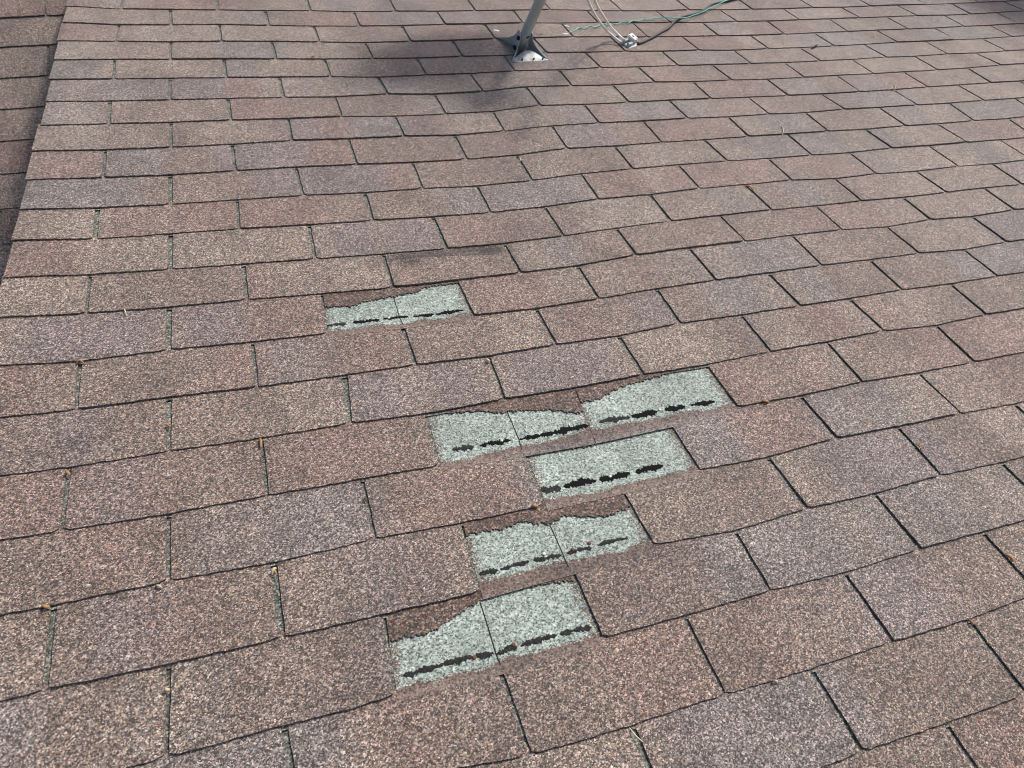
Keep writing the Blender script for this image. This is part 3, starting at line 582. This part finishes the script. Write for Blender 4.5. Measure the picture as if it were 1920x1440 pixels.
link('headlap_layer', mesh('headlap_layer', LV, LF), M['under'], SIDE)
link('roof_deck', boxmesh('roof_deck', -4.5, .10, -3.2, .13, -.05, -.012), M['wood'], SIDE)

# ------------------------------------------------------------------ small things on the roof
def tube(paths, rad, seg=10, cap=True):
    """paths: list of point lists (roof coordinates); returns V, F"""
    V = []; Fc = []
    for pts in paths:
        pts = [Vector(tuple(map(float, p))) for p in pts]; n = len(pts); rs = rad if isinstance(rad, (list, tuple)) else [rad]*n
        prev = None; o = len(V)
        for k, p in enumerate(pts):
            d = (pts[min(n-1, k+1)]-pts[max(0, k-1)]).normalized()
            if prev is None: x = d.orthogonal().normalized()
            else: x = (prev-d*prev.dot(d)).normalized()
            prev = x; y = d.cross(x)
            for s in range(seg):
                a = 2*math.pi*s/seg; V.append(p+(x*math.cos(a)+y*math.sin(a))*rs[k])
        for k in range(n-1):
            for s in range(seg): a = o+k*seg+s; b = o+k*seg+(s+1) % seg; Fc.append((a, b, b+seg, a+seg))
        if cap: Fc.append(tuple(o+s for s in reversed(range(seg)))); Fc.append(tuple(o+(n-1)*seg+s for s in range(seg)))
    return V, Fc
def smooth_path(P, n=8):
    P = [Vector(tuple(map(float, p))) for p in P]; out = []
    for k in range(len(P)-1):
        p0, p1, p2, p3 = P[max(0, k-1)], P[k], P[k+1], P[min(len(P)-1, k+2)]
        for t in range(n):
            t /= n; out.append(.5*((2*p1)+(p2-p0)*t+(2*p0-5*p1+4*p2-p3)*t*t+(3*p1-p0-3*p2+p3)*t**3))
    out.append(P[-1]); return out
def placed(name, V, Fc, mat, base, smooth=True, parent=None):
    """mesh from roof coordinates, its origin moved to base"""
    base = Vector(tuple(map(float, base)))
    if parent is not None: base = parent['_b'] if False else BASES[parent.name]
    me = mesh(name, [Vector(v)-base for v in V], Fc, smooth); 
    bm = bmesh.new(); bm.from_mesh(me); bmesh.ops.recalc_face_normals(bm, faces=bm.faces[:]); bm.to_mesh(me); bm.free()
    if smooth: me.polygons.foreach_set('use_smooth', [True]*len(me.polygons))
    return link(name, me, mat, parent, None if parent else MR@Matrix.Translation(base))
BASES = {}
def thing(name, base, label, cat, group=None):
    o = tag(empty(name, MR@Matrix.Translation(Vector(tuple(map(float, base))))), label, cat, group); BASES[o.name] = Vector(tuple(map(float, base))); return o

# ---- dish antenna: mast foot, bent mast, arm, reflector (only foot and lower mast are in the photo)
FT = at(978, 104); FT = Vector(FT); FT.z += .006
dish = thing('satellite_dish', FT, 'grey steel mast leaning from a flared metal foot screwed to the shingles', 'antenna')
BM = lambda V, F_c, name, mat, sm=True: placed(name, V, F_c, mat, FT, sm, dish)
A1 = Vector(C_+np.array([(986-960)/F_, (62-720)/F_, 1])@RC*2.46); B1 = Vector(C_+np.array([(1013-960)/F_, (0-720)/F_, 1])@RC*2.27)
md = (B1-A1).normalized(); UP = Vector((0, math.sin(PITCH), math.cos(PITCH)))
J = A1+md*.30
RFC = Vector(at(806, 112))+SUN*1.3            # centre of the reflector
LNB = Vector(at(938, 190))+SUN*.95
TOP = RFC-Vector((.04, .02, .10))
path = smooth_path([A1-md*.085, A1, A1+md*.2, J, J+(md+UP*1.4).normalized()*.07, J.lerp(TOP, .4)+UP*.02, TOP], 8)
V, F2 = tube([path], .0172, 20); BM(V, F2, 'mast', M['mastpaint'])
# foot
def foot():
    V = []; Fc = []
    c = Vector(at(983, 101)); fw = .064
    n1, n2 = 18, 14; hgt = .085; tip = A1-md*.012
    for sd in (-1, 1):                      # the two flared cheeks
        for lay in (0, 1):
            o = len(V)
            for x in range(n1+1):
                s = -1+2*x/n1                # -1 front (down-slope) .. 1 rear
                for y in range(n2+1):
                    h = y/n2
                    flare = (1-h)**1.35
                    wb = .017+.047*abs(s)**1.6 if s < 0 else .017+.050*abs(s)**1.5
                    bx = sd*(wb*flare+.0195*(1-flare)); by = s*(.074*(1-h)**1.25+.020)
                    p = Vector((c.x+bx, c.y+.030+by, 0)); base_z = float(zf(p.x, p.y))+TH*1.6
                    top = tip
                    q = h**1.25
                    p.x = p.x*(1-q)+(top.x+sd*.0195)*q; p.y = p.y*(1-q)+(top.y+s*.020)*q
                    p.z = base_z+hgt*h**1.1*(1-.10*s*s)
                    p.x += sd*lay*.0022
                    V.append(p)
            for x in range(n1):
                for y in range(n2):
                    a = o+x*(n2+1)+y; Fc.append((a, a+n2+1, a+n2+2, a+1))
        K = (n1+1)*(n2+1); o -= K
        for x in range(n1):
            for y in (0, n2): a = o+x*(n2+1)+y; Fc.append((a, a+n2+1, a+n2+1+K, a+K))
        for y in range(n2):
            for x in (0, n1): a = o+x*(n2+1)+y; Fc.append((a, a+1, a+1+K, a+K))
    return V, Fc
V, F2 = foot(); BM(V, F2, 'foot_cheek', M['mastpaint'])
def flange(front):
    c = Vector(at(983, 101)); V = []; Fc = []
    n1, n2 = 20, 6; o = 0
    for top in (1, 0):
        for x in range(n1+1):
            q = -1+2*x/n1
            for y in range(n2+1):
                w = y/n2
                if front: v = c.y+.030-.100-.006+.010*abs(q)**5+w*(.016+.026*(1-abs(q)**2)); half = .066-.005*w
                else: v = c.y+.030+.098+.006-.010*abs(q)**5-w*(.014+.034*(1-abs(q)**2)); half = .066-.005*w
                u = c.x+q*half; zz = float(zf(u, v))+TH*1.5+.0005+.020*(w*(1-q*q))**1.7
                V.append((u, v, zz if top else zz-.0028))
    n = n2+1; K = (n1+1)*n
    for x in range(n1):
        for y in range(n2): a = x*n+y; Fc.append((a, a+n, a+n+1, a+1)); Fc.append((K+a, K+a+1, K+a+n+1, K+a+n))
    for x in range(n1): a = x*n; Fc.append((a, K+a, K+a+n, a+n))
    for y in range(n2):
        a = y; Fc.append((a, a+1, K+a+1, K+a)); a = n1*n+y; Fc.append((a, K+a, K+a+1, a+1))
    return V, Fc
V, F2 = flange(True); BM(V, F2, 'foot_flange', M['zinc']); V, F2 = flange(False); BM(V, F2, 'foot_flange', M['zinc'])
def disc(P, nrm, r1, r2, h=.0015, seg=14):
    nrm = Vector(nrm).normalized(); x = nrm.orthogonal().normalized(); y = nrm.cross(x); P = Vector(tuple(map(float, P))); V = []; Fc = []
    for k in range(seg): a = 2*math.pi*k/seg; V.append(P+x*r1*math.cos(a)+y*r2*math.sin(a))
    for k in range(seg): V.append(V[k]+nrm*h)
    for k in range(seg): Fc.append((k, (k+1) % seg, seg+(k+1) % seg, seg+k))
    Fc.append(tuple(range(seg, 2*seg))); Fc.append(tuple(reversed(range(seg)))); return V, Fc
c0 = Vector(at(983, 101))
for sx, h in ((-.03, 0), (.012, 0), (.045, 0)):
    P = Vector((c0.x+sx, c0.y-.066, 0)); P.z = float(zf(P.x, P.y))+TH*1.5+.0035
    V, F2 = disc(P, (0, -.25, 1), .006, .0028, .0022); BM(V, F2, 'bolt', M['dark'])
V, F2 = disc(A1-md*.02+Vector((-.021, -.004, -.004)), (-1, -.2, .1), .008, .008, .005, 6); BM(V, F2, 'bolt', M['dark'])
V, F2 = disc(A1-md*.05+Vector((-.024, .0, -.022)), (-1, -.2, .1), .008, .008, .005, 6); BM(V, F2, 'bolt', M['dark'])
V, F2 = disc(A1-md*.004+Vector((.004, -.019, .0)), (0, -1, .3), .010, .004, .002, 10); BM(V, F2, 'bolt', M['dark'])
# reflector: a shallow bowl facing the feed
fd = (LNB-RFC).normalized(); rx = fd.cross(UP).normalized(); ry = rx.cross(fd).normalized()
V = []; Fc = []; nr, na = 8, 40
for lay in (0, 1):
    for k in range(nr+1):
        for s in range(na):
            a = 2*math.pi*s/na; r = k/nr
            V.append(RFC+rx*(.29*r*math.cos(a))+ry*(.25*r*math.sin(a))+fd*(.05*r*r-lay*.003))
for lay in (0, 1):
    o = lay*(nr+1)*na
    for k in range(nr):
        for s in range(na): a = o+k*na+s; b = o+k*na+(s+1) % na; Fc.append((a, b, b+na, a+na) if not lay else (a, a+na, b+na, b))
for s in range(na): a = nr*na+s; b = nr*na+(s+1) % na; o = (nr+1)*na; Fc.append((a, b, b+o, a+o))
placed('reflector', V, Fc, M['zinc'], FT, True, dish)
V, F2 = tube([[TOP-UP*.01, (TOP+RFC)/2-fd*.02, RFC-fd*.004]], .016, 12); BM(V, F2, 'reflector_bracket', M['zinc'])
V, F2 = tube([smooth_path([RFC-ry*.22+fd*.03, RFC-ry*.14+fd*.22, LNB-ry*.03-fd*.02, LNB-fd*.01], 6)], .008, 12); BM(V, F2, 'feed_arm', M['mastpaint'])
V, F2 = tube([[LNB+fd*.05+rx*q, LNB+rx*q, LNB-fd*.06+rx*q] for q in (-.04, .04)], [.020, .034, .026], 14); BM(V, F2, 'feed_horn', M['whiteplastic'])

# ---- ground block with its two coax leads
def liftline(s, hs, n=6):
    P = parse(s, 2); hs = np.interp(np.linspace(0, 1, len(P)), np.linspace(0, 1, len(hs)), hs)
    return smooth_path([at(x, y, h) for (x, y), h in zip(P, hs)], n)
GB = Vector(at(1183, 84)); GB.z += .004
gb = thing('ground_block', GB, 'small silver coax grounding block lying on the shingles where white and black cables meet', 'cable connector')
def obox(c, ax, ay, az, hx, hy, hz, bev=.002):
    bm = bmesh.new(); bmesh.ops.create_cube(bm, size=2)
    for v in bm.verts: v.co = Vector((v.co.x*hx, v.co.y*hy, v.co.z*hz))
    bmesh.ops.bevel(bm, geom=bm.edges[:], offset=bev, segments=2, affect='EDGES')
    bm.verts.ensure_lookup_table(); V = [c+ax*v.co.x+ay*v.co.y+az*v.co.z for v in bm.verts]; F_c = [tuple(v.index for v in f.verts) for f in bm.faces]; bm.free(); return V, F_c
p1, p2 = Vector(at(1166, 82, .02)), Vector(at(1195, 72, .02)); ax = (p2-p1).normalized(); az = Vector((-.25, -.45, 1)); az = (az-ax*az.dot(ax)).normalized(); ay = az.cross(ax)
g0 = Vector(at(1182, 79, .016))
placed('block_plate', *obox(g0-az*.006, ax, ay, az, .030, .024, .003), M['mastpaint'], GB, False, gb)
placed('block_body', *obox(g0+az*.008+ax*.012+ay*.006, ax, ay, az, .014, .017, .010, .003), M['whiteplastic'], GB, False, gb)
for q in (-.010, .012):
    V, F2 = tube([[g0+ax*-.006+ay*q+az*.004, g0+ax*-.014+ay*q+az*.004, g0-ax*.030+ay*q+az*.004]], [.0055, .0068, .0068], 6); placed('coax_port', V, F2, M['zinc'], GB, False, gb)
V, F2 = tube([[g0+ax*.020-ay*.004, g0+ax*.036-ay*.006-az*.002]], .0050, 8); placed('coax_port', V, F2, M['zinc'], GB, True, gb)
V, F2 = disc(g0+ax*.012+ay*.006+az*.018, az, .005, .005, .002); placed('screw', V, F2, M['zinc'], GB, True, gb)
pw = liftline('1170,74 1158,64 1145,50 1134,34 1122,15 1115,0 1109,-14', [.022, .03, .06, .12, .20, .28, .36])
V, F2 = tube([pw+smooth_path([pw[-1], (pw[-1]+LNB)/2+Vector((.10, -.02, .02)), LNB+rx*.035-fd*.05], 10)[1:]], .0042, 10)
tag(placed('coax_cable', V, F2, M['white'], at(1170, 74)), 'white coax cable on the right of the pair rising from the silver block', 'cable', 'white coax cables')
pw = liftline('1164,79 1152,70 1137,56 1121,36 1109,15 1102,0 1096,-14', [.020, .028, .055, .11, .19, .27, .35])
V, F2 = tube([pw+smooth_path([pw[-1], (pw[-1]+LNB)/2+Vector((.07, -.04, .0)), LNB-rx*.035-fd*.05], 10)[1:]], .0042, 10)
tag(placed('coax_cable', V, F2, M['white'], at(1164, 79)), 'white coax cable on the left of the pair rising from the silver block', 'cable', 'white coax cables')
V, F2 = tube([liftline('1196,82 1205,79 1216,74 1237,62 1254,52 1259,46 1265,40 1273,35 1282,31 1302,26 1321,19 1332,10 1347,5 1370,0 1400,-8 1450,-16', [.012, .010, .012, .015, .015, .015, .012, .012, .012])], .0054, 10)
tag(placed('black_cable', V, F2, M['black'], at(1196, 82)), 'black cable running from the silver block up to the top of the photo', 'cable')
V, F2 = tube([liftline('1068,61 1078,57 1085,53 1094,54 1102,50 1106,49 1114,51 1121,49 1130,45 1139,47 1147,44 1154,46 1164,42 1170,42 1177,44 1186,39 1196,40 1205,37 1212,37 1224,35 1239,33 1256,33 1272,34 1287,33 1302,28 1321,21 1332,14 1347,8 1362,1 1392,-8 1442,-18', [.008, .012, .010, .012, .010, .02, .02, .018])], .0020, 8)
tag(placed('green_wire', V, F2, M['green'], at(1068, 61)), 'wavy green ground wire crossing under the white cables and joining the black one', 'wire')
V, F2 = tube([liftline('994,64 1004,63 1012,64 1026,67 1040,69 1050,68 1060,65 1069,60', [.05, .02, .008, .006, .006, .008, .009])], .0011, 6)
tag(placed('bare_wire', V, F2, M['copper'], at(1012, 64)), 'thin bare dull wire from the mast foot to the green wire', 'wire')

# ---- specks and litter
def blob(name, x, y, r, mat, label, cat, sx=1, sy=.7, sz=.45, rot=0, seed=0, group=None, dz=0):
    P = at(x, y); rr = random.Random(seed); bm = bmesh.new(); bmesh.ops.create_icosphere(bm, subdivisions=2, radius=r)
    c, s = math.cos(rot), math.sin(rot); i, q = where(P[0], P[1]); zz = float(zf(P[0], P[1]))+TH*(2-q)
    V = []
    for v in bm.verts:
        k = 1+rr.uniform(-.22, .22); a, b = v.co.x*sx*k, v.co.y*sy*k
        V.append((P[0]+a*c-b*s, P[1]+a*s+b*c, zz+dz+max(-.001, v.co.z*sz*k)))
    Fc = [tuple(v.index for v in f.verts) for f in bm.faces]; bm.free()
    return tag(placed(name, V, Fc, mat, (P[0], P[1], zz)), label, cat, group)
blob('caulk_drop', 929, 61, .010, M['caulk'], 'white caulk drop on the shingle left of the leaning mast', 'caulk drop', 1.3, .6, .3, -.3, 1, 'white caulk drops')
blob('caulk_drop', 1062, 52, .008, M['caulk'], 'white caulk drop just above the bare end of the green wire', 'caulk drop', 1.3, .55, .3, -.6, 2, 'white caulk drops')
blob('caulk_drop', 1060, 68, .009, M['caulk'], 'white caulk drop just below the bare end of the green wire', 'caulk drop', 1.3, .55, .3, -.2, 3, 'white caulk drops')
def bit(pts, rad, mat, label, name='dry_twig', cat='twig', lift=.004, group=None):
    P = [at(*p) for p in pts]
    Q = []
    for k, p in enumerate(P):
        i, q = where(p[0], p[1]); Q.append((p[0], p[1], float(zf(p[0], p[1]))+TH*(2-q)+rad+(lift if k in (1,) else 0)))
    path = smooth_path(Q, 5); n = len(path)
    V, F2 = tube([path], [rad*(1-.6*abs(2*k/(n-1)-1)**2) for k in range(n)], 6)
    return tag(placed(name, V, F2, mat, Q[0]), label, cat, group)
G = 'dry plant bits lying on the roof'
for pts, rad, mat, label, nm, cat in (
    (((1519, 95), (1527, 92), (1531, 89)), .0035, 'twig', 'dark curled twig on a course line near the top right', 'dark_twig', 'twig'),
    (((1465, 259), (1466, 250), (1463, 240)), .0013, 'straw', 'thin pale stem standing up at the right, above mid height', 'dry_straw', 'straw'),
    (((1664, 174), (1669, 171), (1675, 172)), .0014, 'straw', 'pale curled stem on a course line at the right', 'dry_straw', 'straw'),
    (((1675, 175), (1676, 169), (1675, 163)), .0012, 'straw', 'short upright stem at a slot in the upper right', 'dry_straw', 'straw'),
    (((1629, 68), (1637, 73), (1640, 76)), .0012, 'straw', 'pale straw bit in the slot left of the dark roof corner', 'dry_straw', 'straw'),
    (((1534, 70), (1538, 74), (1542, 75)), .0013, 'straw', 'small straw bit in a slot near the dark twig', 'dry_straw', 'straw'),
    (((1393, 352), (1404, 356), (1412, 364)), .0022, 'leaf', 'orange brown twig in the top of a slot right of centre', 'dry_twig', 'twig'),
    (((972, 300), (975, 305), (973, 309)), .0020, 'straw', 'yellowish bit at the top of a slot in the upper middle', 'plant_bit', 'plant bit'),
    (((145, 687), (152, 683), (160, 686)), .0022, 'leaf', 'brown pine twig at the top of the left slot, below mid height', 'dry_twig', 'twig'),
    (((235, 585), (238, 592), (239, 598)), .0014, 'straw', 'pale straw bit hanging over a course line at the left', 'dry_straw', 'straw'),
    (((319, 800), (316, 804), (322, 806)), .0022, 'leaf', 'brown leaf crumb inside the long slot left of centre', 'leaf_crumb', 'leaf bit'),
    (((487, 828), (491, 833), (490, 845)), .0024, 'leaf', 'brown twig stuck at the top of the slot left of the torn tabs', 'dry_twig', 'twig'),
    (((511, 1083), (515, 1074), (519, 1070)), .0026, 'straw', 'pale straw pieces in a slot below and left of the torn tabs', 'dry_straw', 'straw'),
    (((513, 1070), (516, 1076), (520, 1081)), .0022, 'leaf', 'orange straw piece crossing a pale one in a lower left slot', 'dry_straw', 'straw'),
    (((128, 889), (131, 893), (134, 897)), .0030, 'leaf', 'brown leaf crumb at the top of a slot near the left border', 'leaf_crumb', 'leaf bit'),
    (((313, 1294), (316, 1299), (321, 1297)), .0024, 'straw', 'yellowish crumb in the slot at the bottom left', 'plant_bit', 'plant bit'),
    (((912, 678), (914, 683), (918, 681)), .0028, 'straw', 'tan leaf crumb at a slot above the middle torn tabs', 'leaf_crumb', 'leaf bit'),
    (((996, 952), (1001, 955), (1008, 953)), .0030, 'leaf', 'orange leaf crumb between the third and fourth torn tabs', 'leaf_crumb', 'leaf bit'),
    (((1880, 1045), (1887, 1052), (1893, 1058)), .0030, 'leaf', 'orange leaf crumb in a slot at the right border', 'leaf_crumb', 'leaf bit'),
    (((1812, 1165), (1816, 1172), (1818, 1176)), .0022, 'leaf', 'brown leaf crumb at the top of a slot in the lower right', 'leaf_crumb', 'leaf bit'),
    (((1845, 1208), (1849, 1212), (1851, 1215)), .0020, 'straw', 'pale crumb part way down a slot in the lower right', 'plant_bit', 'plant bit'),
    (((1426, 757), (1434, 759), (1440, 757)), .0022, 'leaf', 'reddish leaf crumb on a course line right of the torn tabs', 'leaf_crumb', 'leaf bit'),
    (((1716, 838), (1720, 845), (1722, 850)), .0018, 'leaf', 'small brown bit half way down a slot at the right', 'leaf_crumb', 'leaf bit'),
    (((1178, 1366), (1190, 1385), (1205, 1395)), .0012, 'straw', 'long curved grass stem beside a slot at the bottom', 'grass_blade', 'grass'),
    (((1446, 1279), (1450, 1282), (1455, 1280)), .0022, 'straw', 'pale crumb above a slot in the lower right', 'plant_bit', 'plant bit'),
    (((294, 1102), (300, 1104), (306, 1106)), .0018, 'straw', 'short pale straw on the shingle beside the long left slot', 'dry_straw', 'straw'),
    (((84, 1141), (91, 1144), (97, 1143)), .0026, 'leaf', 'rust brown bit under a course line at the lower left', 'leaf_crumb', 'leaf bit'),
    (((683, 939), (686, 943), (688, 947)), .0016, 'rust', 'tiny red bit in the slot left of the torn tabs', 'leaf_crumb', 'leaf bit'),
    (((556, 320), (559, 324), (561, 328)), .0022, 'rust', 'dark red crumb at a slot in the upper left middle', 'leaf_crumb', 'leaf bit'),
    (((584, 114), (588, 114), (592, 115)), .0022, 'leaf', 'orange crumb on a course line left of the mast shadow', 'leaf_crumb', 'leaf bit'),
):
    bit(pts, rad, M[mat], label, nm, cat, group=None)

# ------------------------------------------------------------------ chimney up the slope (its shadow reaches the top right corner)
def chimney():
    base = Vector((4.42, 2.62, 0)); ch = thing('brick_chimney', base, 'brick chimney rising from the roof beyond the top right corner', 'chimney')
    m, nt, b = newmat('red_brick'); L = nt.links.new; tc = N(nt, 'ShaderNodeTexCoord'); br = N(nt, 'ShaderNodeTexBrick'); mp = N(nt, 'ShaderNodeMapping'); mp.inputs['Rotation'].default_value = (math.pi/2, 0, 0)
    L(tc.outputs['Object'], mp.inputs[0]); L(mp.outputs[0], br.inputs['Vector']); br.inputs['Scale'].default_value = 4.5
    br.inputs['Color1'].default_value = (.25, .09, .06, 1); br.inputs['Color2'].default_value = (.19, .075, .05, 1); br.inputs['Mortar'].default_value = (.35, .33, .3, 1)
    L(br.outputs[0], b.inputs['Base Color']); b.inputs['Roughness'].default_value = .9
    def pr(x0, x1, y0, y1, h0, h1):
        V = [];
        for x in (x0, x1):
            for y in (y0, y1):
                for h in (h0, h1): p = Vector((x, y, 0))+UP*h; V.append(p)
        return V, [(0, 1, 3, 2), (4, 6, 7, 5), (0, 4, 5, 1), (2, 3, 7, 6), (0, 2, 6, 4), (1, 5, 7, 3)]
    V, Fc = pr(4.42, 5.02, 2.62, 3.17, -.1, 1.45); placed('chimney_stack', V, Fc, m, base, False, ch)
    V, Fc = pr(4.38, 5.06, 2.58, 3.21, 1.451, 1.53); placed('chimney_cap', V, Fc, M['paint'], base, False, ch)
chimney()

# ------------------------------------------------------------------ ground far below
g = link('lawn', mesh('lawn', [(-400, -400, -1.5), (400, -400, -1.5), (400, 400, -1.5), (-400, 400, -1.5)], [(0, 1, 2, 3)], False), M['grass']); g['kind'] = 'structure'; g['label'] = 'green lawn far below the roof'
# house walls under both slopes
wl = thing('house_wall', (0, 0, -.95), 'painted house wall under the roof', 'wall')
wm = boxmesh('wall_panel', 0, 1, 0, 1, 0, 1)
wl_me = boxmesh('wall_panel', UMIN+.04, UMAX-.1, -1.45, 2.9, -4.0, -.031)
bpy.data.objects.remove(wl); BASES.clear()
o = link('house_wall', wl_me, M['paint'], None, MR); tag(o, 'painted house wall under the low roof slope', 'wall', None, 'thing')
SC.render.film_transparent = False
